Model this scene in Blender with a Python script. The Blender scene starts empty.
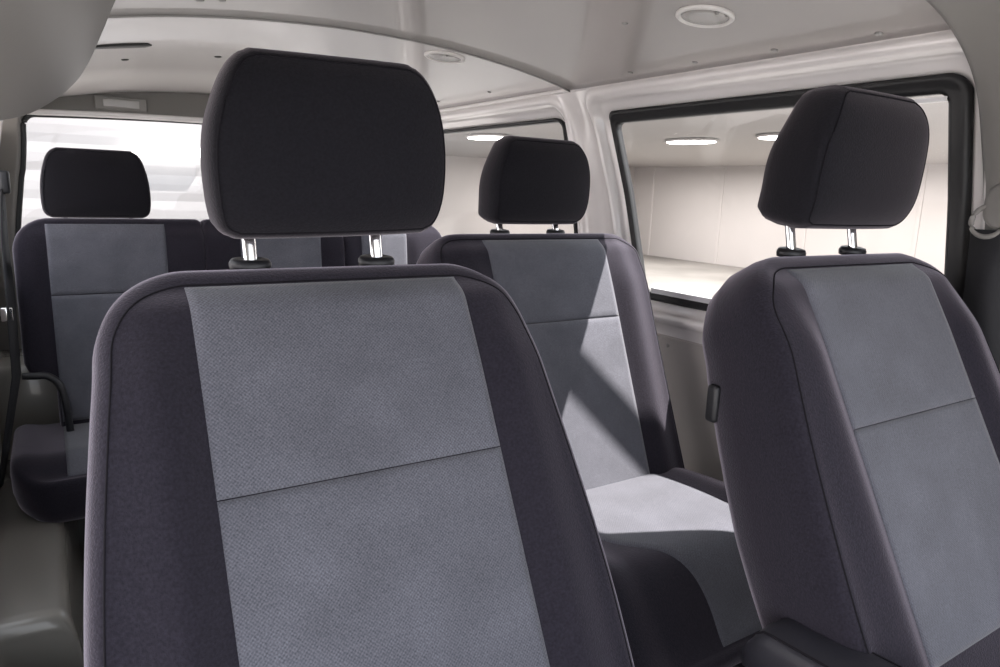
import bpy, math, random
from mathutils import Vector, Matrix
random.seed(4)
sc = bpy.context.scene
C = bpy.data.collections.new('van_interior'); sc.collection.children.link(C)
H = 1.15                      # eye height over the cabin floor; shapes below are written relative to the eye
GROUND = -1.5
PI = math.pi

# ------------------------------------------------------------------ materials
def mat(name, col, rough=.5, metal=0, spec=.5, sheen=0, sheen_rough=.4, tint=(1, 1, 1), coat=0, bump=None, vary=None, emit=None):
    m = bpy.data.materials.new(name); m.use_nodes = True
    nt = m.node_tree; b = nt.nodes['Principled BSDF']
    b.inputs['Base Color'].default_value = (*col, 1)
    b.inputs['Roughness'].default_value = rough
    b.inputs['Metallic'].default_value = metal
    b.inputs['Specular IOR Level'].default_value = spec
    b.inputs['Sheen Weight'].default_value = sheen
    b.inputs['Sheen Roughness'].default_value = sheen_rough
    b.inputs['Sheen Tint'].default_value = (*tint, 1)
    b.inputs['Coat Weight'].default_value = coat
    if emit:
        b.inputs['Emission Color'].default_value = (*emit[0], 1); b.inputs['Emission Strength'].default_value = emit[1]
    tc = nt.nodes.new('ShaderNodeTexCoord')
    if vary:                  # (scale, amount[, detail]) patchy colour of the thing itself
        n = nt.nodes.new('ShaderNodeTexNoise'); n.inputs['Scale'].default_value = vary[0]; n.inputs['Detail'].default_value = 4
        nt.links.new(tc.outputs['Object'], n.inputs['Vector'])
        r = nt.nodes.new('ShaderNodeMapRange'); r.inputs['From Min'].default_value = .3; r.inputs['From Max'].default_value = .7
        r.inputs['To Min'].default_value = 1 - vary[1]; r.inputs['To Max'].default_value = 1 + vary[1]
        nt.links.new(n.outputs['Fac'], r.inputs['Value'])
        mx = nt.nodes.new('ShaderNodeVectorMath'); mx.operation = 'SCALE'; mx.inputs[0].default_value = col
        nt.links.new(r.outputs['Result'], mx.inputs['Scale']); nt.links.new(mx.outputs['Vector'], b.inputs['Base Color'])
    if bump:                  # (scale, strength, distance)
        n2 = nt.nodes.new('ShaderNodeTexNoise'); n2.inputs['Scale'].default_value = bump[0]; n2.inputs['Detail'].default_value = 3
        nt.links.new(tc.outputs['Object'], n2.inputs['Vector'])
        bp = nt.nodes.new('ShaderNodeBump'); bp.inputs['Strength'].default_value = bump[1]; bp.inputs['Distance'].default_value = bump[2]
        nt.links.new(n2.outputs['Fac'], bp.inputs['Height']); nt.links.new(bp.outputs['Normal'], b.inputs['Normal'])
    return m

def tweed(name, dark, light, pitch=.0044):
    """Fine two-tone woven cloth: tiny light stitches in rows on a dark ground."""
    m = bpy.data.materials.new(name); m.use_nodes = True
    nt = m.node_tree; L = nt.links; b = nt.nodes['Principled BSDF']
    b.inputs['Roughness'].default_value = .85; b.inputs['Specular IOR Level'].default_value = .25
    b.inputs['Sheen Weight'].default_value = .25; b.inputs['Sheen Roughness'].default_value = .5
    tc = nt.nodes.new('ShaderNodeTexCoord')
    def mt(op, a, b=None):
        n = nt.nodes.new('ShaderNodeMath'); n.operation = op
        for k, q in enumerate((a, b)):
            if q is None: continue
            if isinstance(q, (int, float)): n.inputs[k].default_value = q
            else: L.new(q, n.inputs[k])
        return n.outputs['Value']
    sp = nt.nodes.new('ShaderNodeSeparateXYZ'); L.new(tc.outputs['Object'], sp.inputs['Vector'])
    along = mt('MULTIPLY', mt('ADD', sp.outputs['Y'], sp.outputs['Z']), .74)
    w1_ = mt('SINE', mt('MULTIPLY', sp.outputs['X'], 2 * PI / pitch)); w2_ = mt('SINE', mt('MULTIPLY', along, 2 * PI / pitch))
    fine = nt.nodes.new('ShaderNodeTexNoise'); fine.inputs['Scale'].default_value = 520; fine.inputs['Detail'].default_value = 2
    L.new(tc.outputs['Object'], fine.inputs['Vector'])
    weave = mt('ADD', mt('MULTIPLY', mt('MULTIPLY', w1_, w2_), .30), mt('ADD', mt('MULTIPLY', mt('SUBTRACT', fine.outputs['Fac'], .5), 1.5), .5))
    no = nt.nodes.new('ShaderNodeTexNoise'); no.inputs['Scale'].default_value = 14; no.inputs['Detail'].default_value = 5
    L.new(tc.outputs['Object'], no.inputs['Vector'])
    r = nt.nodes.new('ShaderNodeMapRange')
    L.new(weave, r.inputs['Value'])
    mx = nt.nodes.new('ShaderNodeMix'); mx.data_type = 'RGBA'
    mx.inputs['A'].default_value = (*light, 1); mx.inputs['B'].default_value = (*dark, 1)
    L.new(r.outputs['Result'], mx.inputs['Factor'])
    r2 = nt.nodes.new('ShaderNodeMapRange'); r2.inputs['From Min'].default_value = .3; r2.inputs['From Max'].default_value = .7
    r2.inputs['To Min'].default_value = .88; r2.inputs['To Max'].default_value = 1.12
    L.new(no.outputs['Fac'], r2.inputs['Value'])
    sv = nt.nodes.new('ShaderNodeVectorMath'); sv.operation = 'SCALE'
    L.new(mx.outputs['Result'], sv.inputs[0]); L.new(r2.outputs['Result'], sv.inputs['Scale'])
    L.new(sv.outputs['Vector'], b.inputs['Base Color'])
    bp = nt.nodes.new('ShaderNodeBump'); bp.invert = True; bp.inputs['Strength'].default_value = .2; bp.inputs['Distance'].default_value = .0008
    L.new(weave, bp.inputs['Height']); L.new(bp.outputs['Normal'], b.inputs['Normal'])
    return m

def glass(name, refl=.06):
    m = bpy.data.materials.new(name); m.use_nodes = True
    nt = m.node_tree; nt.nodes.remove(nt.nodes['Principled BSDF']); out = nt.nodes['Material Output']
    t = nt.nodes.new('ShaderNodeBsdfTransparent'); t.inputs['Color'].default_value = (.97, .97, .97, 1)
    g = nt.nodes.new('ShaderNodeBsdfGlossy'); g.inputs['Roughness'].default_value = .03; g.inputs['Color'].default_value = (.9, .9, .9, 1)
    lw = nt.nodes.new('ShaderNodeLayerWeight'); lw.inputs['Blend'].default_value = .5
    pw = nt.nodes.new('ShaderNodeMath'); pw.operation = 'POWER'; pw.inputs[1].default_value = 5
    nt.links.new(lw.outputs['Facing'], pw.inputs[0])
    f = nt.nodes.new('ShaderNodeMapRange'); f.inputs['To Min'].default_value = .02; f.inputs['To Max'].default_value = .6
    nt.links.new(pw.outputs['Value'], f.inputs['Value'])
    mx = nt.nodes.new('ShaderNodeMixShader')
    nt.links.new(f.outputs['Result'], mx.inputs['Fac']); nt.links.new(t.outputs['BSDF'], mx.inputs[1]); nt.links.new(g.outputs['BSDF'], mx.inputs[2])
    nt.links.new(mx.outputs['Shader'], out.inputs['Surface'])
    return m

VELOUR = mat('dark_velour', (.0155, .0140, .0205), .9, spec=.1, sheen=.52, sheen_rough=.43, tint=(.94, .86, 1), bump=(420, .5, .0012), vary=(300, .3))
VELOUR_HEAD = mat('dark_headrest_velour', (.0095, .0092, .012), .9, spec=.1, sheen=.3, sheen_rough=.42, tint=(.97, .88, .96), bump=(420, .45, .0012), vary=(300, .25))
TWEED = tweed('grey_tweed', (.050, .051, .064), (.134, .136, .163))
PIPING = mat('piping_black', (.012, .011, .014), .9, spec=.1)
PLASTIC = mat('black_plastic', (.012, .012, .015), .45, bump=(400, .15, .0005))
LEATHERETTE = mat('black_leatherette', (.020, .020, .026), .42, bump=(260, .3, .0008))
CHROME = mat('chrome', (.86, .86, .87), .08, metal=1)
RUBBER = mat('rubber_seal', (.008, .008, .009), .5)
PAINT = mat('van_paint', (.76, .728, .714), .22, coat=.8)
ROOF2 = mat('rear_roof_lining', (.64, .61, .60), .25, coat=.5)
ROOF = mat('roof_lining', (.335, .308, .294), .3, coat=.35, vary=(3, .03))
TRIM = mat('pillar_trim', (.20, .19, .178), .5, bump=(300, .12, .0006))
BOARD = mat('hardboard', (.40, .375, .355), .62, vary=(6, .05))
CREAM = mat('cream_gloss_paint', (.21, .20, .182), .27, coat=.4)
FLOOR = mat('floor_rubber', (.012, .012, .014), .7, bump=(120, .3, .002))
BELT = mat('belt_webbing', (.012, .012, .015), .75, bump=(700, .4, .001))
ALU = mat('rail_white', (.72, .72, .73), .35, metal=.3)
LENS = mat('lamp_lens', (.36, .345, .33), .25, coat=.4, bump=(500, .5, .001))
RING = mat('lamp_ring', (.70, .68, .66), .3)
SCREW = mat('clip_grey', (.30, .29, .28), .4)
DARKCLIP = mat('hole_dark', (.03, .03, .03), .6)
GLASS = glass('window_glass')
WALLX = mat('garage_wall_white', (.50, .465, .45), .7, vary=(.35, .07))
SOFFIT = mat('garage_soffit', (.40, .38, .37), .8)
CONCRETE = mat('concrete', (.30, .29, .28), .8, vary=(1.2, .12))
DARKFLOOR = mat('garage_floor', (.24, .225, .21), .55, vary=(.8, .25))
LEFT_BOUNCE = mat('white_bounce_wall', (.80, .77, .79), .8, vary=(.6, .05))
SHUTTER = mat('shutter_white', (.225, .22, .225), .5, vary=(.5, .15))
LAMP = mat('lamp_glow', (1, 1, 1), .5, emit=((1, .97, .93), 9))
POSTM = mat('post_paint', (.3, .3, .3), .5)

# ------------------------------------------------------------------ mesh helpers
def obj(name, verts, faces, m, parent=None, smooth=True, lift=None, mats=None, fm=None):
    """Link verts/faces as one mesh object. lift=H puts eye-relative points over the floor."""
    lift = (0 if parent is not None else H) if lift is None else lift
    me = bpy.data.meshes.new(name)
    me.from_pydata([(v[0], v[1], v[2] + lift) for v in verts], [], faces)
    me.materials.append(m)
    for x in (mats or []): me.materials.append(x)
    if fm:
        for i, k in enumerate(fm): me.polygons[i].material_index = k
    if smooth:
        for p in me.polygons: p.use_smooth = True
    me.validate(); me.update()
    o = bpy.data.objects.new(name, me); C.objects.link(o)
    if parent is not None: o.parent = parent
    return o

def recalc(o):
    import bmesh
    bm = bmesh.new(); bm.from_mesh(o.data)
    bmesh.ops.remove_doubles(bm, verts=bm.verts, dist=1e-6)
    bmesh.ops.recalc_face_normals(bm, faces=bm.faces)
    bm.to_mesh(o.data); bm.free()
    return o

def bevel(o, w=.004, seg=3, ang=35):
    md = o.modifiers.new('edge', 'BEVEL'); md.width = w; md.segments = seg; md.limit_method = 'ANGLE'; md.angle_limit = math.radians(ang)
    return o

def struct(o):
    o['kind'] = 'structure'; return o

def thing(name, label, cat, loc, group=None):
    o = bpy.data.objects.new(name, None); C.objects.link(o)
    o.empty_display_size = .1
    o.location = loc; o['label'] = label; o['category'] = cat
    if group: o['group'] = group
    return o

def boxv(x0, x1, y0, y1, z0, z1):
    v = [(x, y, z) for x in (x0, x1) for y in (y0, y1) for z in (z0, z1)]
    f = [(0, 1, 3, 2), (4, 6, 7, 5), (0, 4, 5, 1), (2, 3, 7, 6), (0, 2, 6, 4), (1, 5, 7, 3)]
    return v, f

def box(name, m, x0, x1, y0, y1, z0, z1, parent=None, bw=.006, lift=None):
    o = obj(name, *boxv(x0, x1, y0, y1, z0, z1), m, parent, smooth=True, lift=lift)
    return bevel(o, bw)

def spline(pts, n):
    """Catmull-Rom through pts."""
    P = [Vector(p) for p in pts]; P = [2 * P[0] - P[1]] + P + [2 * P[-1] - P[-2]]
    out = []
    for i in range(1, len(P) - 2):
        for k in range(n):
            t = k / n; a, b, c, d = P[i - 1:i + 3]
            out.append(.5 * ((2 * b) + (-a + c) * t + (2 * a - 5 * b + 4 * c - d) * t * t + (-a + 3 * b - 3 * c + d) * t ** 3))
    out.append(P[-2]); return out

def tubev(pts, r, n=10, closed=False, squash=None):
    P = [Vector(p) for p in pts]; V, F = [], []
    m = len(P); up = Vector((0, 0, 1))
    for i, p in enumerate(P):
        a = P[(i - 1) % m] if (closed or i > 0) else P[i]; b = P[(i + 1) % m] if (closed or i < m - 1) else P[i]
        t = (b - a).normalized()
        ref = up if abs(t.dot(up)) < .95 else Vector((1, 0, 0))
        s = t.cross(ref).normalized(); q = s.cross(t)
        rr = r(i / max(1, m - 1)) if callable(r) else r
        for k in range(n):
            A = 2 * PI * k / n
            V.append(tuple(p + s * math.cos(A) * rr + q * math.sin(A) * rr * (squash or 1)))
    seg = m if closed else m - 1
    for i in range(seg):
        j = (i + 1) % m
        for k in range(n):
            F.append((i * n + k, i * n + (k + 1) % n, j * n + (k + 1) % n, j * n + k))
    if not closed:
        F.append(tuple(reversed(range(n)))); F.append(tuple((m - 1) * n + k for k in range(n)))
    return V, F

def tube(name, pts, r, m, parent=None, n=10, closed=False, squash=None):
    return recalc(obj(name, *tubev(pts, r, n, closed, squash), m, parent))

def ribbon(name, pts, widthvec, thick, m, parent=None):
    """Flat webbing: centre points, each with its own half-width vector."""
    P = [Vector(p) for p in pts]; V, F = [], []
    W = widthvec if isinstance(widthvec, list) else [widthvec] * len(P)
    for i, p in enumerate(P):
        a, b = P[max(0, i - 1)], P[min(len(P) - 1, i + 1)]
        w = Vector(W[i]); nrm = (b - a).cross(w).normalized() * thick / 2
        V += [tuple(p - w - nrm), tuple(p + w - nrm), tuple(p + w + nrm), tuple(p - w + nrm)]
    for i in range(len(P) - 1):
        for k in range(4):
            F.append((i * 4 + k, i * 4 + (k + 1) % 4, i * 4 + 4 + (k + 1) % 4, i * 4 + 4 + k))
    F.append((3, 2, 1, 0)); e = (len(P) - 1) * 4; F.append((e, e + 1, e + 2, e + 3))
    return recalc(obj(name, V, F, m, parent))

def lathe(name, prof, m, parent=None, n=32, centre=(0, 0, 0), sx=1, sy=1, lift=None, axis=None):
    """prof: (r, z) pairs; spun round z, then tipped so that z points along axis."""
    V, F = [], []
    M = Matrix.Identity(3)
    if axis is not None:
        M = Vector((0, 0, 1)).rotation_difference(Vector(axis)).to_matrix()
    for r, z in prof:
        for k in range(n):
            A = 2 * PI * k / n
            V.append(tuple(Vector(centre) + M @ Vector((r * sx * math.cos(A), r * sy * math.sin(A), z))))
    for i in range(len(prof) - 1):
        for k in range(n):
            F.append((i * n + k, i * n + (k + 1) % n, (i + 1) * n + (k + 1) % n, (i + 1) * n + k))
    F.append(tuple(range(n))); F.append(tuple((len(prof) - 1) * n + k for k in range(n)))
    return recalc(obj(name, V, F, m, parent, lift=lift))

def sstep(a, b, x):
    t = max(0, min(1, (x - a) / (b - a))); return t * t * (3 - 2 * t)

def lerp_table(tab):
    tab = sorted(tab)
    def f(v):
        if v <= tab[0][0]: return tab[0][1]
        for (a, p), (b, q) in zip(tab, tab[1:]):
            if v <= b:
                t = (v - a) / (b - a)
                return p + (q - p) * t
        return tab[-1][1]
    return f

def smooth_table(tab):
    """Catmull-Rom through (v, value) pairs."""
    tab = sorted(tab)
    def f(v):
        if v <= tab[0][0]: return tab[0][1]
        if v >= tab[-1][0]: return tab[-1][1]
        for i in range(len(tab) - 1):
            if v <= tab[i + 1][0]:
                (x1, y1), (x2, y2) = tab[i], tab[i + 1]
                m1 = (y2 - tab[i - 1][1]) / (x2 - tab[i - 1][0]) if i > 0 else (y2 - y1) / (x2 - x1)
                m2 = (tab[i + 2][1] - y1) / (tab[i + 2][0] - x1) if i + 2 < len(tab) else (y2 - y1) / (x2 - x1)
                h = x2 - x1; t = (v - x1) / h
                return (2 * t ** 3 - 3 * t ** 2 + 1) * y1 + (t ** 3 - 2 * t ** 2 + t) * h * m1 + (-2 * t ** 3 + 3 * t ** 2) * y2 + (t ** 3 - t ** 2) * h * m2
    return f

class Frame:
    """Local axes of an upholstered piece: u across, v along, w out of the front face."""
    def __init__(s, o, v, w):
        s.o = Vector(o); s.V = Vector(v).normalized(); s.W = Vector(w).normalized(); s.U = Vector((1, 0, 0))
    def __call__(s, u, v, w):
        return tuple(s.o + s.U * u + s.V * v + s.W * w)

def rounded(base, v0, v1, r0, r1):
    """Half width base(v), rounded off at both ends."""
    def f(v):
        h = base(v)
        if r1 and v > v1 - r1: h -= r1 * (1 - math.sqrt(max(0, 1 - ((v - v1 + r1) / r1) ** 2)))
        if r0 and v < v0 + r0: h -= r0 * (1 - math.sqrt(max(0, 1 - ((v0 + r0 - v) / r0) ** 2)))
        return h
    return f

def pillow(name, fr, hw, v0, v1, wf, depth, band, m, parent, nu=40, nv=46, cx=None, back_bulge=.0, pipe=None, pipe_name='piping', top_off=0):
    """Upholstered body: front grid, a band round its outline, a back grid."""
    cx = cx or (lambda v: 0)
    vs = [v0 + (v1 - v0) * (.5 - .5 * math.cos(PI * j / nv)) for j in range(nv + 1)]
    ss = [-math.cos(PI * i / nu) * .35 + (2 * i / nu - 1) * .65 for i in range(nu + 1)]
    G = [[(cx(v) + s * hw(v), v) for s in ss] for v in vs]
    V, F = [], []
    for j, v in enumerate(vs):
        for i, s in enumerate(ss): V.append(fr(G[j][i][0], v, wf(G[j][i][0], v)))
    nc = nu + 1
    for j in range(nv):
        for i in range(nu): F.append((j * nc + i, j * nc + i + 1, (j + 1) * nc + i + 1, (j + 1) * nc + i))
    loop = [(j, 0) for j in range(nv + 1)] + [(nv, i) for i in range(1, nu + 1)] + [(j, nu) for j in range(nv - 1, -1, -1)] + [(0, i) for i in range(nu - 1, 0, -1)]
    n = len(loop); pts = [Vector(G[j][i]) for j, i in loop]; nrm = []
    for k in range(n):
        t = (pts[(k + 1) % n] - pts[(k - 1) % n])
        t2 = (pts[(k + 2) % n] - pts[(k - 2) % n])
        t = (t.normalized() + t2.normalized()).normalized()
        nrm.append(Vector((-t.y, t.x)))
    prev = [j * nc + i for j, i in loop]
    wl = [wf(pts[k].x, pts[k].y) for k in range(n)]
    last = None
    for off, wr in band:
        cur = []
        for k in range(n):
            if off < 0:
                q = pts[k]; h_ = hw(q.y); p = Vector((cx(q.y) + (q.x - cx(q.y)) * (h_ + off) / h_, v0 - off + (q.y - v0) * (v1 - v0 + 2 * off) / (v1 - v0)))
            else: p = pts[k] + nrm[k] * off * (1 + (top_off if off > 0 else 0) * max(0, nrm[k].y) ** 2)
            V.append(fr(p.x, p.y, wl[k] - depth(pts[k].y) * wr)); cur.append(len(V) - 1)
        for k in range(n):
            F.append((prev[k], prev[(k + 1) % n], cur[(k + 1) % n], cur[k]))
        prev = cur; last = off
    bk = {}
    for k, (j, i) in enumerate(loop): bk[(j, i)] = prev[k]
    for j, v in enumerate(vs):
        for i, s in enumerate(ss):
            if (j, i) in bk: continue
            u = G[j][i][0]
            e = wf(cx(v) + (1 if s > 0 else -1) * hw(v), v)
            vv = (v - v0) / (v1 - v0)
            k_ = (hw(v) + last) / hw(v); u = cx(v) + (u - cx(v)) * k_
            v_ = v0 - last + (v - v0) * (v1 - v0 + 2 * last) / (v1 - v0)
            V.append(fr(u, v_, e - depth(v) * band[-1][1] - back_bulge * (1 - s ** 4) * (1 - (2 * vv - 1) ** 4))); bk[(j, i)] = len(V) - 1
    for j in range(nv):
        for i in range(nu): F.append((bk[(j, i)], bk[(j + 1, i)], bk[(j + 1, i + 1)], bk[(j, i + 1)]))
    o = recalc(obj(name, V, F, m, parent))
    if pipe:
        P = [fr(pts[k].x + nrm[k].x * .001, pts[k].y + nrm[k].y * .001, wl[k]) for k in range(n)]
        tube(pipe_name, P, pipe, PIPING, o, n=6, closed=True)
    return o

def patch(name, fr, ul, ur, va, vb, wf, m, parent, t=.0035, nu=36, nv=40, sag=0):
    """Cloth panel sewn onto a front face between edges ul(v), ur(v)."""
    V, F = [], []
    def U(i, v):
        e = .004
        x = [0, e * .25, e] + [None] * (nu - 5) + [1, 1, 1]
        a, b = ul(v), ur(v)
        if i == 0: return a
        if i == nu: return b
        return a + (b - a) * (i / nu)
    for j in range(nv + 1):
        g = j / nv; v = va + (vb - va) * g
        for i in range(nu + 1):
            u = U(i, v); d = min(min(i, nu - i) * abs(ur(v) - ul(v)) / nu, min(g, 1 - g) * abs(vb - va))
            up = t * sstep(-.0005, .012, d) + .0012
            vv = v - sag * math.sin(PI * i / nu)
            V.append(fr(u, vv, wf(u, vv) + up))
    for j in range(nv):
        for i in range(nu): F.append((j * (nu + 1) + i, j * (nu + 1) + i + 1, (j + 1) * (nu + 1) + i + 1, (j + 1) * (nu + 1) + i))
    # turned-under hem, so that the cloth has a thickness
    loop = [(j, 0) for j in range(nv + 1)] + [(nv, i) for i in range(1, nu + 1)] + [(j, nu) for j in range(nv - 1, -1, -1)] + [(0, i) for i in range(nu - 1, 0, -1)]
    idx = [j * (nu + 1) + i for j, i in loop]; base = len(V)
    for k in idx: V.append(tuple(Vector(V[k]) - fr.W * .004))
    for k in range(len(idx)):
        k2 = (k + 1) % len(idx); F.append((idx[k], idx[k2], base + k2, base + k))
    return recalc(obj(name, V, F, m, parent))

# ------------------------------------------------------------------ seats
HW_HEAD = smooth_table([(-.095, .116), (-.0915, .125), (-.083, .131), (-.055, .136), (-.015, .1375), (.02, .134), (.05, .1255), (.072, .116), (.086, .107), (.092, .100), (.095, .092)])
BAND_HEAD = [(.004, .03), (.008, .10), (.010, .25), (.008, .52), (.002, .74), (-.008, .89), (-.026, 1.0)]

def headrest(parent, c, lean, post_dx, post_foot, hw=HW_HEAD, h=.096, depth=.112, collar=True, post_r=.0085, name='headrest', tilt=0, hs=1):
    """Cushion centred at c, leaning by lean (top forward is negative), on two chrome posts."""
    vdir = (0, math.sin(lean), math.cos(lean)); wdir = (0, -math.cos(lean), math.sin(lean))
    fr = Frame(c, vdir, wdir)
    rt = Matrix.Rotation(-tilt, 3, fr.W); fr.U = rt @ fr.U; fr.V = rt @ fr.V
    hw_0 = hw; hw = lambda v: hs * hw_0(v / hs); h = h * hs
    def wf(u, v):
        s = abs(u) / .15
        return .040 + .012 * (1 - s ** 2) - .020 * (abs(v) / h) ** 4 - .010 * s ** 6
    o = pillow(name, fr, hw, -h, h, wf, lambda v: depth * (1 - .10 * (v / h) ** 2 - .09 * v / h), BAND_HEAD, VELOUR_HEAD, parent, nu=34, nv=34, back_bulge=.008, pipe=.0011, pipe_name='seam_piping')
    for s in (-1, 1):
        foot = Vector(post_foot) + Vector((s * post_dx, 0, 0))
        top = Vector(fr(s * post_dx, -h * .55, -.030)); top.x = foot.x
        d = (top - foot).normalized()
        V, F = [], []
        n = 16
        for q, p in enumerate((foot - d * .03, foot, foot + d * .03, top)):
            for k in range(n):
                A = 2 * PI * k / n; r = post_r * (1 if k % 4 else .90)
                V.append(tuple(p + Vector((r * math.cos(A), r * .75 * math.sin(A), 0))))
        for q in range(3):
            for k in range(n): F.append((q * n + k, q * n + (k + 1) % n, q * n + n + (k + 1) % n, q * n + n + k))
        recalc(obj('headrest_post', V, F, CHROME, o))
        if collar:
            lathe('post_collar', [(.0205, -.009), (.0215, -.004), (.0215, -.001), (.0195, .003), (.0135, .0045), (.010, .0035)], PLASTIC, parent, 28, tuple(foot), sx=1.15, sy=.9, axis=(0, -.12, 1))
    return o

BAND_SEAT = [(.005, .015), (.011, .05), (.015, .12), (.0165, .30), (.015, .62), (.008, .84), (-.004, .95), (-.018, 1.0)]

def bucket_wf(pw, v1, bol=.020, hwmax=.26):
    def wf(u, v):
        a = abs(u)
        w = bol * sstep(pw - .015, pw + .045, a) * sstep(v1 - .02, v1 - .14, v)
        w -= .012 * sstep(pw + .04, hwmax + .01, a)
        w -= .020 * sstep(v1 - .045, v1 + .004, v) ** 1.5
        return w
    return wf

def bucket(name, label, top, recline, base_hw, corner, L, seam, pw, group=None, depth=None, cush=None, armrest=False, head_c=(.009, .045, .152), head_lean=-.07, foot=(0, .045, .016), cat='car seat', top_off=.55, tilt=0, hs=1, post_dx=.081, low=.06):
    """A single seat. top: eye-relative point of the upper edge of the grey panel."""
    loc = Vector((top[0], top[1], 0))
    t = thing(name, label, cat, loc, group)
    z0 = top[2] + H
    vdir = (0, math.sin(recline), math.cos(recline)); wdir = (0, -math.cos(recline), math.sin(recline))
    fr = Frame((0, 0, z0), vdir, wdir)
    v1 = .004; v0 = -L
    hw = rounded(base_hw, v0, v1, .03, corner)
    wf = bucket_wf(pw, v1)
    depth = depth or lerp_table([(-L, .150), (-.35, .168), (-.12, .162), (-.02, .135), (v1, .110)])
    b = pillow('backrest', fr, hw, v0, v1, wf, depth, BAND_SEAT, VELOUR, t, nu=56, nv=64, back_bulge=.008, pipe=.0010, top_off=top_off)
    e = .004
    patch('upper_panel', fr, lambda v: -pw, lambda v: pw, seam + .0006, v1 - .002, wf, TWEED, b, sag=0)['label'] = 'light grey tweed upper panel'
    patch('lower_panel', fr, lambda v: -pw - .0 * v, lambda v: pw, -L + low, seam - .0006, wf, TWEED, b, sag=0)['label'] = 'light grey tweed lower panel'
    headrest(t, (head_c[0], head_c[1], z0 + head_c[2]), head_lean, post_dx, (foot[0], foot[1], z0 + foot[2]), tilt=tilt, hs=hs)
    return t, fr, z0, wf

# ---- front pair: same build, different place
HW_FRONT = smooth_table([(-.62, .280), (-.45, .281), (-.35, .276), (-.25, .267), (-.15, .255), (-.08, .246), (0, .241)])
def front_seat(name, label, top, recline, group, tilt=0, hs=1, fx=-.006):
    t, fr, z0, wf = bucket(name, label, top, recline, HW_FRONT, .078, .60, -.234, .168, group, foot=(fx, .060, .015), tilt=tilt, hs=hs)
    # cushion and pedestal, forward of the backrest
    zc = .50
    yb = -math.tan(recline) * (z0 - zc)
    fc = Frame((0, yb - .02, zc), (0, -1, .10), (0, .10, 1))
    hwc = rounded(lerp_table([(0, .25), (.5, .265)]), 0, .47, .05, .09)
    def wc(u, v): return .02 * sstep(.15, .21, abs(u)) - .05 * sstep(.36, .48, v) ** 2 - .012 * sstep(.2, .27, abs(u))
    s = pillow('seat_cushion', fc, hwc, 0, .47, wc, lambda v: .13, BAND_SEAT, VELOUR, t, nu=36, nv=36, pipe=.0016)
    patch('cushion_panel', fc, lambda v: -.16, lambda v: .16, .02, .455, wc, TWEED, s)
    box('pedestal', PLASTIC, -.21, .21, yb - .44, yb - .06, .0, zc - .125, t, .015)
    return t, fr, z0

FL, frl, zl = front_seat('front_seat', 'large grey and black front seat filling the left foreground, side of its backrest lit', (.289, .81, -.109), math.radians(28), 'front seats', -.028)
FR, frr, zr = front_seat('front_seat', 'front seat at the right edge with a folded armrest beside its backrest', (1.048, .60, -.089), math.radians(27.5), 'front seats', 0, .97, -.018)
# armrest of the right seat
fa = Frame((-.309, -.10, zr - .428), (0, -1, .06), (0, .06, 1))
hwa = rounded(lambda v: .034, 0, .34, .03, .03)
a = pillow('armrest', fa, hwa, 0, .34, lambda u, v: .0 - .05 * sstep(.045, -.005, v) ** 2 - .004 * (abs(u) / .03) ** 2, lambda v: .075 - .04 * sstep(.05, 0, v), [(.006, .08), (.010, .22), (.011, .5), (.009, .85), (.0, 1)], LEATHERETTE, FR, nu=14, nv=30, pipe=.0015, pipe_name='seam_piping')
a['label'] = 'black leatherette armrest folded down beside the backrest'
lv = box('recline_lever', PLASTIC, -.2740, -.2590, .030, .050, zr - .225, zr - .170, FR, .006); lv['label'] = 'black recline lever on the side of the backrest'

# ---- single seat behind, against the window side
M_TOP = (.980, 1.325, -.104); M_REC = math.radians(22)
HW_MID = smooth_table([(-.62, .276), (-.3, .275), (-.15, .276), (-.05, .281), (0, .281)])
M, frm, zm, wfm = bucket('middle_seat', 'grey and black seat in the second row, sunlight and a window shadow across its backrest', M_TOP, M_REC, HW_MID, .050, .635, -.198, .168, None, head_c=(-.006, .045, .128), head_lean=-.05, foot=(-.014, .058, .012), top_off=.2, hs=.925, low=.03)
zc = H - .648
ybm = -math.tan(M_REC) * (zm - zc)
fm_ = Frame((0, ybm + .035, zc), (0, -1, .02), (0, .02, 1))
hwm = rounded(lerp_table([(0, .272), (.43, .285)]), 0, .455, .03, .045)
def wcm(u, v):
    return .014 * sstep(.16, .23, -u) + .010 * sstep(.17, .24, u) - .125 * sstep(.30, .47, v) ** 1.5 - .012 * sstep(.225, .29, abs(u)) + .012 * math.sin(PI * min(1, v / .43))
cm = pillow('seat_cushion', fm_, hwm, 0, .455, wcm, lambda v: .125 - .085 * sstep(.30, .46, v), BAND_SEAT, VELOUR, M, nu=48, nv=44)
pl = smooth_table([(0, -.168), (.18, -.165), (.26, -.145), (.32, -.085), (.37, -.052), (.41, -.044), (.455, -.055)])
patch('cushion_panel', fm_, lambda v: pl(v), lambda v: .185, .012, .452, wcm, TWEED, cm, nu=44, nv=60)['label'] = 'light grey tweed cushion panel'
box('pedestal', PLASTIC, -.20, .20, ybm - .30, ybm - .02, .0, zc - .112, M, .015)
for s in (-1, 1):
    tube('frame_rail', [(s * .22, ybm + .02, zc - .125), (s * .22, ybm - .36, zc - .125)], .014, PLASTIC, M)

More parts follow.
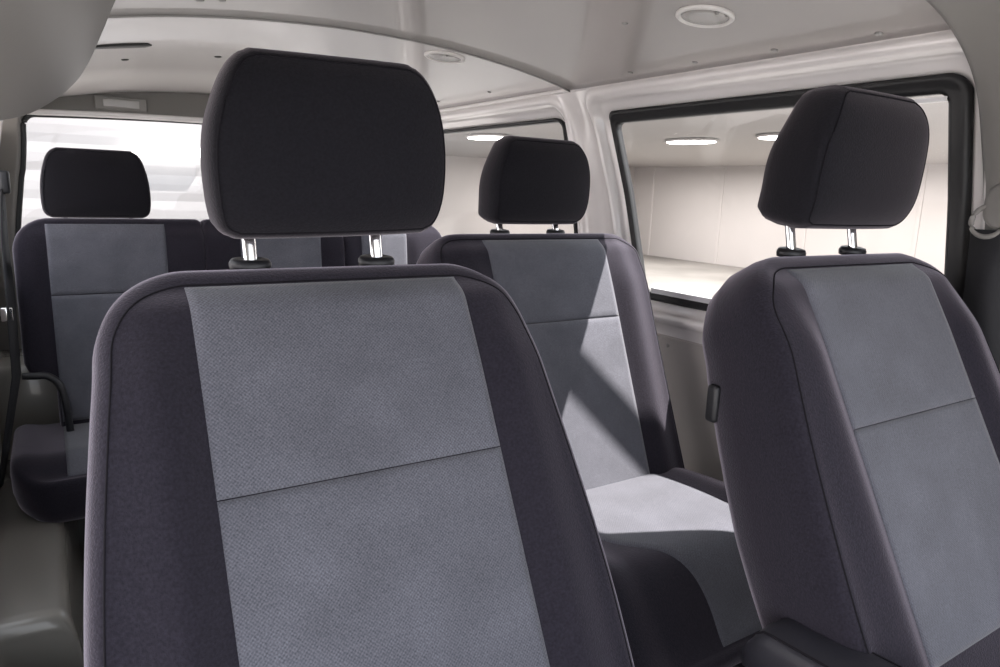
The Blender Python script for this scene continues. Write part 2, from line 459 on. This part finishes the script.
# ------------------------------------------------------------------ rear bench
bx, by, bz = .66, 2.58, -.149
B = thing('rear_bench', 'three seat rear bench in dark cloth with grey panels below the rear window', 'bench seat', (bx, by, 0))
zb = bz + H; rec = math.radians(5)
vb = (0, math.sin(rec), math.cos(rec)); wb = (0, -math.cos(rec), math.sin(rec))
for (xa, xb, pa, pb, rl, rr_) in ((-.092, .446, -.008, .328, .085, .008), (.448, .943, .566, .854, .008, .008), (.945, 1.372, 1.015, 1.205, .008, .085)):
    mid = (xa + xb) / 2 - bx; hw_ = (xb - xa) / 2 - .012
    def rnd(v, r, v1=.006): return r * (1 - math.sqrt(max(0, 1 - ((v - v1 + r) / r) ** 2))) if v > v1 - r else 0
    def cut(v, a): return .080 * sstep(-.43, -.50, v) if a > .05 else 0
    fb = Frame((mid, 0, zb), vb, wb)
    hwb = rounded(lambda v, h=hw_, a=rl, b=rr_: h - (rnd(v, a) + rnd(v, b) + cut(v, a)) / 2, -.66, .006, .03, 0)
    cxb = lambda v, a=rl, b=rr_: (rnd(v, a) - rnd(v, b) + cut(v, a)) / 2
    p0, p1 = pa - bx - mid, pb - bx - mid
    def wb_(u, v, p0=p0, p1=p1):
        return .014 * (sstep(p1 - .01, p1 + .05, u) + sstep(p0 + .01, p0 - .05, u)) * sstep(0, -.1, v) - .02 * sstep(-.05, .006, v) ** 1.5
    o = pillow('backrest', fb, hwb, -.66, .006, wb_, lambda v: .11, BAND_SEAT, VELOUR, B, nu=36, nv=44, cx=cxb)
    patch('upper_panel', fb, lambda v, q=p0: q, lambda v, q=p1: q, -.217, .003, wb_, TWEED, o)['label'] = 'grey tweed upper panel'
    patch('lower_panel', fb, lambda v, q=p0: q, lambda v, q=p1: q, -.62, -.2195, wb_, TWEED, o)['label'] = 'grey tweed lower panel'
HW_REAR = smooth_table([(-.098, .126), (-.093, .136), (-.080, .142), (-.03, .144), (.02, .139), (.06, .129), (.080, .121), (.092, .111), (.098, .100)])
headrest(B, (.142 - bx, .055, zb + .127), 0, .092, (.142 - bx, .055, zb + .012), hw=HW_REAR, h=.098, depth=.085, post_r=.007)
zc = H - .785
fc = Frame((-.050, .0, zc), (0, -1, .02), (0, .02, 1))
hwc = rounded(lambda v: .735, 0, .42, .02, .09)
def wcb(u, v): return -.045 * sstep(.29, .42, v) ** 1.5 - .01 * sstep(.71, .77, abs(u)) + .01 * sstep(.66, .73, abs(u))
s = pillow('seat_cushion', fc, hwc, 0, .42, wcb, lambda v: .13, BAND_SEAT, VELOUR, B, nu=80, nv=36)
for pa, pb in ((-.008, .328), (.5, .82), (.98, 1.3)):
    patch('cushion_panel', fc, lambda v, q=pa - bx + .05: q, lambda v, q=pb - bx + .05: q, .02, .405, wcb, TWEED, s)
for x in (.16, 1.2):
    box('support_leg', PLASTIC, x - bx - .05, x - bx + .05, -.33, -.05, 0, zc - .12, B, .01)
# black hinge arm at the outer end of the bench
zk = H - .60
tube('hinge_arm', spline([(-.100 - bx, -.10, zk + .005), (-.07 - bx, -.105, zk + .003), (-.035 - bx, -.11, zk), (-.008 - bx, -.115, zk - .03), (.004 - bx, -.12, zk - .09), (.01 - bx, -.12, zk - .19)], 8), .011, PLASTIC, B)

# ------------------------------------------------------------------ cabin shell
CX = .66
def roof_z(x):
    a = (x - CX) / .63
    return .360 - .066 * a * a - .006 * a ** 6
def wall_x(z):                       # right side; the left one is its mirror image
    return lerp_table([(-1.2, 1.425), (-.40, 1.42), (-.27, 1.405), (.0, 1.378), (.20, 1.342), (.29, 1.292)])(z)

def rrect(a0, a1, b0, b1, r, n=8, m=10):
    """Rounded rectangle loop, the same number of points whatever its size."""
    out = []
    cs = [(a1 - r, b1 - r, 0), (a0 + r, b1 - r, 90), (a0 + r, b0 + r, 180), (a1 - r, b0 + r, 270)]
    for q, (ca, cb, d) in enumerate(cs):
        for k in range(n + 1):
            A = math.radians(d + 90 * k / n); out.append((ca + r * math.cos(A), cb + r * math.sin(A)))
        ca2, cb2, d2 = cs[(q + 1) % 4]
        p = out[-1]; A = math.radians(d2); nx = (ca2 + r * math.cos(A), cb2 + r * math.sin(A))
        for k in range(1, m): out.append((p[0] + (nx[0] - p[0]) * k / m, p[1] + (nx[1] - p[1]) * k / m))
    return out

def loft(name, loops, m, parent=None, lift=None, closed=False):
    V, F = [], []; n = len(loops[0])
    for L_ in loops: V += L_
    for i in range(len(loops) - 1 + (1 if closed else 0)):
        i2 = (i + 1) % len(loops)
        for k in range(n): F.append((i * n + k, i * n + (k + 1) % n, i2 * n + (k + 1) % n, i2 * n + k))
    return recalc(obj(name, V, F, m, parent, lift=lift))

def side(mirror):
    return (lambda x: 2 * CX - x - .09) if mirror else (lambda x: x)

def shear(y, z, ky0, ky1, y0, y1, z0, z1):
    """Slant of the window ends: y moves forward towards the bottom, more at the rear end."""
    g = (z1 - z) / (z1 - z0); f = (y - y0) / (y1 - y0)
    return y - g * (ky0 * (1 - f) + ky1 * f)

def side_opening(name, mirror, Y0, Y1, hole, slant, frame_w, wname, pane_label=None):
    """One bay of the side wall with its pressed window surround, seal and pane."""
    X = side(mirror)
    h0, h1, b0, b1, r = hole
    Z0, Z1 = -.375, .292
    def P(y, z, dx):
        zz = min(max(z, Z0), Z1)
        return (X(wall_x(zz) + dx), shear(y, z, slant[0], slant[1], h0, h1, b0, b1) if (h0 - .09 < y < h1 + .09) else y, z)
    loops = []
    spec = [None, (.066, .050, 0), (.058, .060, -.010), (.046, .056, -.020), (.036, .05, -.016), (.030, .048, .003), (.020, .042, .012), (.010, .036, .010), (.002, .032, .016), (-.001, .03, .024)]
    for sp in spec:
        if sp is None:
            loops.append([(X(wall_x(min(max(z, Z0), Z1))), y, z) for y, z in rrect(Y0, Y1, Z0, Z1, .002)])
        else:
            d, rr, dx = sp
            loops.append([P(y, z, dx) for y, z in rrect(h0 - d, h1 + d, b0 - min(d, .07), b1 + min(d, .07), rr)])
    w = loft(name, loops, PAINT); struct(w)
    # seal
    fw = frame_w
    def Q(o0, o1, o2, o3, dx, rr):
        return [P(y, z, dx) for y, z in rrect(h0 + o0, h1 - o1, b0 + o2, b1 - o3, rr)]
    g = struct(loft(wname, [Q(-.002, -.002, -.002, -.002, .020, .032), Q(-.002, -.002, -.002, -.002, .004, .032), Q(fw[0] * .35, fw[1] * .35, fw[2] * .35, fw[3] * .35, -.001, .03),
                     Q(fw[0] * .6, fw[1] * .6, fw[2] * .6, fw[3] * .6, .006, .026), Q(fw[0] * .75, fw[1] * .75, fw[2] * .75, fw[3] * .75, .003, .024), Q(*fw, .008, .02), Q(*fw, .026, .02)], RUBBER, closed=True))
    lp = Q(*[max(0, q - .004) for q in fw], .017, .02)
    lp2 = Q(*[max(0, q - .004) for q in fw], .021, .02)
    n = len(lp)
    V = lp + lp2; F = [tuple(range(n)), tuple(reversed(range(n, 2 * n)))] + [(k, (k + 1) % n, n + (k + 1) % n, n + k) for k in range(n)]
    pane = recalc(obj('pane', V, F, GLASS, g, smooth=False, lift=H))
    return w, g, P

w1, g1, P1 = side_opening('wall_right', False, .36, 1.665, (.632, 1.557, -.283, .224, .05), (.026, .105), (.036, .016, .020, .028), 'window_1')
# sliding track along the foot and head of the right window
def track(zb_, h, y_end, parent):
    V, F = [], []
    ys = [.668 + (y_end - .668) * k / 30 for k in range(31)]
    for y in ys:
        for dz, dx in ((0, .002), (h, .004), (h, .016), (0, .016)):
            z = zb_ + dz; p = P1(y, z, dx); V.append((p[0], p[1], p[2]))
    for k in range(30):
        for q in range(4): F.append((k * 4 + q, k * 4 + (q + 1) % 4, k * 4 + 4 + (q + 1) % 4, k * 4 + 4 + q))
    return recalc(obj('slide_track', V, F, ALU, parent, smooth=False, lift=H))
track(-.264, .014, 1.50, g1)
track(.182, .008, .80, g1)
w2, g2, P2 = side_opening('wall_right', False, 1.665, 3.05, (1.765, 2.86, -.283, .222, .05), (.04, .0), (.006, .006, .012, .008), 'window_2')
w4, g4, P4 = side_opening('wall_left', True, 1.665, 3.05, (1.765, 2.86, -.283, .222, .05), (0, 0), (.008, .008, .012, .008), 'window_3')

def lower_wall(name, mirror, y0, y1, m):
    X = side(mirror); V, F = [], []
    for y in (y0, y1):
        for x, z in ((1.420, -.372), (1.412, -.378), (1.414, -.7), (1.42, -H)): V.append((X(x), y, z))
    for k in range(3): F.append((k, k + 1, 5 + k, 4 + k))
    return recalc(obj(name, V, F, m, smooth=False))
struct(lower_wall('trim_1', False, -.3, 3.05, BOARD)); struct(lower_wall('trim_2', True, 1.665, 3.05, BOARD))
# screw on the board
sc_ = lathe('screw_cap', [(.006, 0), (.006, .002), (.003, .003)], SCREW, None, 14, (1.412, 1.33, -.40), axis=(-1, 0, 0)); struct(sc_)

# roof: front panel, rear panel, joint
def roof_panel(name, y0, y1, dz, m, ny=24, end_drop=None, th=.006):
    V, F = [], []; nx = 40
    for top in (0, 1):
        for j in range(ny + 1):
            y = y0 + (y1 - y0) * j / ny
            for i in range(nx + 1):
                x = CX - .726 + 1.360 * i / nx
                V.append((x, y, roof_z(x) + dz + (end_drop(y) if end_drop else 0) + top * th))
    n = (nx + 1) * (ny + 1); r = nx + 1
    for j in range(ny):
        for i in range(nx):
            a_ = j * r + i; F.append((a_, a_ + 1, a_ + r + 1, a_ + r)); F.append((n + a_, n + a_ + r, n + a_ + r + 1, n + a_ + 1))
    for i in range(nx):
        F.append((i, n + i, n + i + 1, i + 1)); e = ny * r + i; F.append((e, e + 1, n + e + 1, n + e))
    for j in range(ny):
        e = j * r; F.append((e, e + r, n + e + r, n + e)); e = j * r + nx; F.append((e, n + e, n + e + r, e + r))
    return recalc(obj(name, V, F, m))
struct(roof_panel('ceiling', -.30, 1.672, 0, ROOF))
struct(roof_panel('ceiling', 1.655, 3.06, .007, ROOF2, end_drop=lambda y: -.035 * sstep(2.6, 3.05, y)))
struct(tube('trim_3', [(CX - .724 + 1.356 * k / 40, 1.672, roof_z(CX - .724 + 1.356 * k / 40) - .001) for k in range(41)], 0.003, SCREW, n=8))
# long roof side rails that close the gap between lining and wall
for nm, mir, ya in (('trim_4', False, .2), ('trim_5', True, .9)):
    X = side(mir)
    struct(tube(nm, [(X(1.296), ya + (3.05 - ya) * k / 12, .293) for k in range(13)], .009, PAINT, n=10))

# rear end with the tailgate window
YR = 3.05
loops = []
def ztop(x): return roof_z(min(max(x, CX - .634), CX + .634)) - .033
for sp in (None, (.030, .06, 0), (.022, .055, -.012), (.012, .05, -.014), (.006, .045, -.004), (0, .04, .004), (0, .04, .04)):
    if sp is None:
        L0 = rrect(CX - .90, CX + .80, -.80, .42, .002)
        loops.append([(x, YR, z) for x, z in L0])
    else:
        d, rr, dy = sp
        lp = rrect(-.100 - d, 2 * CX + .100 + d, -.34 - d, .226 + d, rr)
        out = []
        for x, z in lp:
            g = (z + .34) / .566
            lean = .055 * sstep(0, 1, g)
            arc = -.020 * ((x - CX) / .76) ** 2 * (1 if z > 0 else 0)
            x2 = CX + (x - CX) * (1 - lean / .76)
            out.append((x2, YR + dy, z + arc))
        loops.append(out)
struct(loft('wall_rear', loops, TRIM))
lp = loops[-2]; n = len(lp)
seal = struct(tube('window_4', [(x, y - .004, z) for x, y, z in lp], .010, RUBBER, n=8, closed=True))
V = [(x, y + .012, z) for x, y, z in lp] + [(x, y + .016, z) for x, y, z in lp]
recalc(obj('pane', V, [tuple(range(n)), tuple(reversed(range(n, 2 * n)))] + [(k, (k + 1) % n, n + (k + 1) % n, n + k) for k in range(n)], GLASS, seal, smooth=False, lift=H))
# bright rail under the header
struct(tube('trim_6', [(-.03 + 1.38 * k / 30, YR - .016, .231 - .020 * ((-.03 + 1.38 * k / 30 - CX) / .76) ** 2) for k in range(31)], .011, PAINT, n=10))
# lower tailgate and floor
struct(box('wall_rear', TRIM, CX - .90, CX + .80, YR, YR + .03, -H, -.78, None, .004))
struct(box('floor', FLOOR, CX - .90, CX + .80, -.35, YR + .02, -H - .05, -H, None, .004))

# right B pillar cover; its unseen front part is stretched to block sun
def pillar(name, mirror, edge, back, dxr, m):
    """edge: (x, y, z) down the pillar; the cover runs forward from there by back."""
    X = side(mirror); V, F = [], []
    E_ = spline(edge, 6); prof = [(.012, .0), (.0, .0), (-.010, -.010), (-.016, -.03), (-.018, -.10), (-.018, -back)]
    for p in E_:
        for dx, dy in prof: V.append((X(p.x + dx), p.y + dy, p.z))
    k = len(prof)
    for i in range(len(E_) - 1):
        for q in range(k - 1): F.append((i * k + q, i * k + q + 1, i * k + k + q + 1, i * k + k + q))
    return recalc(obj(name, V, F, m))
struct(pillar('trim_7', False, [(1.05, .648, .338), (1.165, .632, .312), (1.255, .622, .268), (1.317, .610, .20), (1.346, .597, .10), (1.366, .588, 0), (1.390, .578, -.21), (1.402, .565, -.40), (1.41, .56, -1.14)], .62, 0, TRIM))

# overhead trim at the near left: roof edge swelling down to the pillar behind the open front door
sec = [(.16, .345), (.125, .285), (.088, .205), (.062, .145), (.049, .114), (.034, .086), (.014, .066), (-.012, .050), (-.05, .040), (-.10, .034), (-.15, .030), (-.17, .10), (-.16, .25), (-.05, .38)]
sec = [tuple(p) for p in spline([(a_, 0, b_) for a_, b_ in sec], 4)]
loops = []
for y, k in ((-.30, 1), (0, 1), (.3, 1), (.6, 1), (.76, 1), (.80, .985), (.825, .94), (.84, .86), (.845, .75)):
    cx_, cz_ = -.02, .2
    loops.append([(cx_ + (p[0] - cx_) * k, y, cz_ + (p[2] - cz_) * k) for p in sec])
o = loft('trim_8', loops, TRIM); struct(o)
# left pillar below it
struct(box('trim_9', TRIM, -.32, -.23, 1.0, 1.10, -H, .16, None, .02))

struct(box('sill_light_block', TRIM, -.27, -.205, -.3, 1.66, -H, -.74, None, .02))  # unseen sill, added to keep low light from the left off the cream housing
# cream painted housing along the left wall
V, F = [], []
secs = [(-.20, -1.15), (-.006, -1.15), (-.010, -1.05), (-.020, -.985), (-.036, -.950), (-.07, -.938), (-.20, -.934)]
hs = [tuple(p) for p in spline([(a_, 0, b_) for a_, b_ in secs], 3)]
loops = []
for y, k in ((1.665, .80), (1.668, .93), (1.680, .985), (1.70, 1), (1.9, 1), (2.4, 1), (3.04, 1)):
    loops.append([(p[0], y, -1.15 + (p[2] + 1.15) * k) for p in hs])
arch = loft('trim_10', loops, CREAM)
import bmesh
bm = bmesh.new(); bm.from_mesh(arch.data)
bmesh.ops.holes_fill(bm, edges=bm.edges, sides=0); bmesh.ops.recalc_face_normals(bm, faces=bm.faces); bm.to_mesh(arch.data); bm.free()
struct(arch)
struct(box('trim_11', CREAM, -.20, .02, 2.72, 3.04, -.95, -.62, None, .03))

# ------------------------------------------------------------------ small things
def ceiling_lamp(label, x, y, r, dz=0):
    z = roof_z(x)
    sl = -2 * .066 * (x - CX) / .63 ** 2
    t = thing('ceiling_lamp', label, 'ceiling lamp', (x, y, z + H + dz), 'round lamps in the roof lining')
    ax = Vector((-sl, 0, 1)).normalized() * -1
    lathe('ring', [(r, -.001), (r, .004), (r * .93, .007), (r * .84, .006), (r * .82, .001)], RING, t, 40, axis=tuple(ax))
    lathe('lens', [(r * .82, 0), (r * .80, .004), (r * .5, .006), (.001, .0065)], LENS, t, 40, axis=tuple(ax))
    for s in (-1, 1):
        lathe('clip', [(.0035, .004), (.003, .008)], SCREW, t, 10, (s * r * .25, -r * .75, -.001), axis=tuple(ax))
ceiling_lamp('round lamp in the ceiling above the right window', 1.06, .975, .054)
ceiling_lamp('round lamp in the ceiling just behind the roof joint', .945, 1.785, .056, .007)
t = thing('header_lamp', 'small rectangular lamp let into the panel above the rear window', 'lamp', (.265, YR - .004, .268 + H))
box('housing', TRIM, -.085, .085, -.008, .004, -.024, .024, t, .004, lift=0); box('lens', LENS, -.06, .06, -.012, -.004, -.014, .014, t, .003, lift=0)

def dot(x, y, r, m, dz=0):
    sl = -2 * .066 * (x - CX) / .63 ** 2
    ax = Vector((sl, 0, -1)).normalized()
    o = lathe('ceiling_clip', [(r, -.001), (r, .002), (r * .6, .0035), (.0008, .004)], m, None, 14, (x, y, roof_z(x) + dz), axis=tuple(ax))
    struct(o)
for x, y, r in ((1.251, 1.169, .006), (1.258, .966, .007), (1.262, .755, .007), (1.011, 1.14, .006), (1.247, 1.373, .006), (.277, 1.516, .008), (.316, 1.509, .007)): dot(x, y, r, SCREW)
for x, y in ((1.228, 2.36), (1.228, 2.01)): dot(x, y, .006, SCREW, .007)
for x, y in ((.226, 2.393), (.463, 2.302)): dot(x, y, .010, DARKCLIP, .007)
V, F = [], []
for k in range(13):              # dark grip recess in the rear lining
    x_ = .10 + .165 * k / 12; hw2 = .034 * math.sin(PI * min(1, .25 + .75 * (12 - k) / 12)) ** .5 if k < 12 else .002
    for dy, dz in ((-hw2, 0), (hw2, 0), (hw2, .004), (-hw2, .004)): V.append((x_, 2.122 + dy, roof_z(x_) + .0045 + dz))
for k in range(12):
    for q in range(4): F.append((k * 4 + q, k * 4 + (q + 1) % 4, k * 4 + 4 + (q + 1) % 4, k * 4 + 4 + q))
F += [(3, 2, 1, 0), (48, 49, 50, 51)]
struct(recalc(obj('ceiling_slot', V, F, DARKCLIP)))
for p in ((1.305, 1.605, .262), (1.303, 1.735, .262)):
    struct(lathe('wall_plug', [(.006, 0), (.006, .002), (.002, .0025)], DARKCLIP, None, 14, p, axis=(-1, 0, -.4)))

# seat belt on the right pillar
t = thing('seat_belt', 'black seat belt hanging from a loop on the right pillar', 'seat belt', (1.352, .575, H - .01))
lo = Vector((1.352, .575, H - .01))
def rel(p): return tuple(Vector((p[0], p[1], p[2] + H)) - lo)
tube('belt_loop', [rel((1.342 + .004 * math.sin(A), .566 + .026 * math.cos(A), -.022 + .026 * math.sin(A))) for A in [2 * PI * k / 24 for k in range(24)]], .0045, TRIM, t, closed=True)
V, F = [], []
class FrameY(Frame):
    def __init__(s, o, v, w): super().__init__(o, v, w); s.U = Vector((0, -1, 0))
pillow('anchor_cover', FrameY(rel((1.348, .525, .004)), (0, 0, 1), (-1, 0, 0)), rounded(lambda v: .050, -.034, .034, .025, .025), -.034, .034, lambda u, v: .012 - .006 * (u / .05) ** 2, lambda v: .022, [(.004, .2), (.006, .6), (.004, 1)], TRIM, t, nu=14, nv=14)
ribbon('webbing', [rel(p) for p in ((1.338, .555, -.036), (1.342, .552, -.12), (1.352, .548, -.30), (1.366, .543, -.60), (1.372, .54, -1.0))], (0, .034, 0), .003, BELT, t)

# seat belt at the rear left corner
lo = Vector((-.105, 2.85, H - .02))
t = thing('seat_belt', 'black seat belt at the outer end of the rear bench, by the rear window corner', 'seat belt', tuple(lo))
box('belt_loop', PLASTIC, *[q for q in (-.018, .012, -.02, .02, -.045, .03)], t, .008, lift=0)
ribbon('webbing', [rel(p) for p in ((-.115, 2.84, -.05), (-.118, 2.70, -.22), (-.108, 2.46, -.36), (-.112, 2.43, -.58), (-.170, 2.28, -.86))], [(.004, .018, 0), (.008, .018, 0), (.010, .018, 0), (.010, .018, 0), (.006, .018, 0)], .003, BELT, t)
box('tongue', CHROME, *[q for a_, b_ in ((-.030, .000), (-.405, -.395), (-.40, -.36)) for q in (a_, b_)], t, .003, lift=0)

# ------------------------------------------------------------------ outside: covered parking and a white shutter
def slab(name, m, *b): return struct(box(name, m, *b, None, .02))
slab('ground', CONCRETE, -14, 13.2, -10, 14, GROUND - .2, GROUND)
slab('exterior_floor', DARKFLOOR, 5.2, 13.2, 1.0, 14, GROUND - .1, GROUND + .01)
slab('exterior_wall', WALLX, 13, 13.3, -1, 14, GROUND, .74)
slab('exterior_wall', WALLX, 4.45, 13.3, 13.9, 14.2, GROUND, .74)
slab('exterior_ceiling', SOFFIT, 4.6, 13.3, 1.0, 14, .72, 1.0)
# shutter of horizontal slats behind the van
V, F = [], []
zs = []
z = GROUND
while z < 3.2:
    zs += [(z, 0), (z + .10, -.010), (z + .20, -.010), (z + .31, 0)]; z += .31
for z, d in zs: V += [(-6, 9.5 + d, z), (4.4, 9.5 + d, z)]
for k in range(len(zs) - 1): F.append((2 * k, 2 * k + 1, 2 * k + 3, 2 * k + 2))
struct(obj('exterior_shutter', V, F, SHUTTER, None, smooth=False))
# wall panel joints
for y in (2.2, 4.4, 6.6, 8.8, 11.0, 13.2):
    struct(box('exterior_wall_joint', WALLX, 12.985, 13.01, y - .04, y + .04, GROUND, .72, None, .005))
def garage_lamp(x, y, lab):
    t = thing('ceiling_lamp', lab, 'lamp', (x, y, .714 + H), 'oval lamps under the parking ceiling')
    lathe('lamp_body', [(.24, 0), (.25, -.02), (.235, -.03)], SOFFIT, t, 32, sx=1, sy=1.6)
    lathe('glow_panel', [(.225, -.03), (.215, -.04), (.001, -.044)], LAMP, t, 32, sx=1, sy=1.6)
garage_lamp(6.9, 6.4, 'oval glowing lamp outside, seen through the upper left of the right window')
garage_lamp(6.9, 5.0, 'glowing lamp outside, partly hidden by the right headrest')
garage_lamp(5.0, 8.2, 'glowing lamp outside, seen through the rear side window above the middle headrest')
o = recalc(obj('wall_lamp', *tubev([(.9, 9.40, .33), (1.75, 9.40, .33)], .05, 12), LAMP, None)); o['label'] = 'bright strip lamp on the white shutter behind the rear window'; o['category'] = 'lamp'
slab('exterior_wall', LEFT_BOUNCE, -4.6, -4.3, -3, 6, GROUND, 2.6)  # unseen white wall, added to bounce daylight in through the open left side
# slim unseen post, added beside the van to throw a shadow across the second row seat
px, py = 1.075 + .65 * 1.5, 1.16 - .30 * 1.5
o = lathe('shadow_pole', [(.030, GROUND), (.030, 2.2), (.02, 2.22)], POSTM, None, 20, (px, py, 0)); struct(o)

def area(name, loc, rot, sx, sy, power, col=(1, .97, .94)):
    l = bpy.data.lights.new(name, 'AREA'); l.shape = 'RECTANGLE'; l.size = sx; l.size_y = sy; l.energy = power; l.color = col
    o = bpy.data.objects.new(name, l); o.location = (loc[0], loc[1], loc[2] + H); o.rotation_euler = rot; C.objects.link(o); return o
area('parking_light', (9.8, 7, .62), (0, 0, 0), 4, 11, 500)

# ------------------------------------------------------------------ sun, sky, camera
sd = Vector((-.65, .30, -1))
l = bpy.data.lights.new('sun', 'SUN'); l.energy = 10; l.angle = math.radians(.6); l.color = (1, .95, .90)
s = bpy.data.objects.new('sun', l); s.rotation_euler = sd.to_track_quat('-Z', 'Y').to_euler(); s.location = (3, -2, 6); C.objects.link(s)
w = bpy.data.worlds.new('sky'); sc.world = w; w.use_nodes = True
bg = w.node_tree.nodes['Background']; bg.inputs['Color'].default_value = (.90, .94, 1, 1); bg.inputs['Strength'].default_value = 1.6

R = Matrix(((0.842821, -0.07886625, 0.53238414), (-0.53710048, -0.18628102, 0.8226922), (0.03429041, -0.97932604, -0.19936065)))
cam = bpy.data.cameras.new('camera'); co = bpy.data.objects.new('camera', cam); C.objects.link(co)
x = R.col[0]; y = -R.col[1]; z = -R.col[2]
M4 = Matrix((( x[0], y[0], z[0], 0), (x[1], y[1], z[1], 0), (x[2], y[2], z[2], H), (0, 0, 0, 1)))
co.matrix_world = M4
cam.sensor_width = 36; cam.lens = 36 * 700 / 1000; cam.clip_start = .02
sc.camera = co
sc.view_settings.view_transform = 'Standard'; sc.view_settings.look = 'None'
sc.view_settings.gamma = 1; sc.view_settings.use_curve_mapping = False
sc.view_settings.exposure = .8
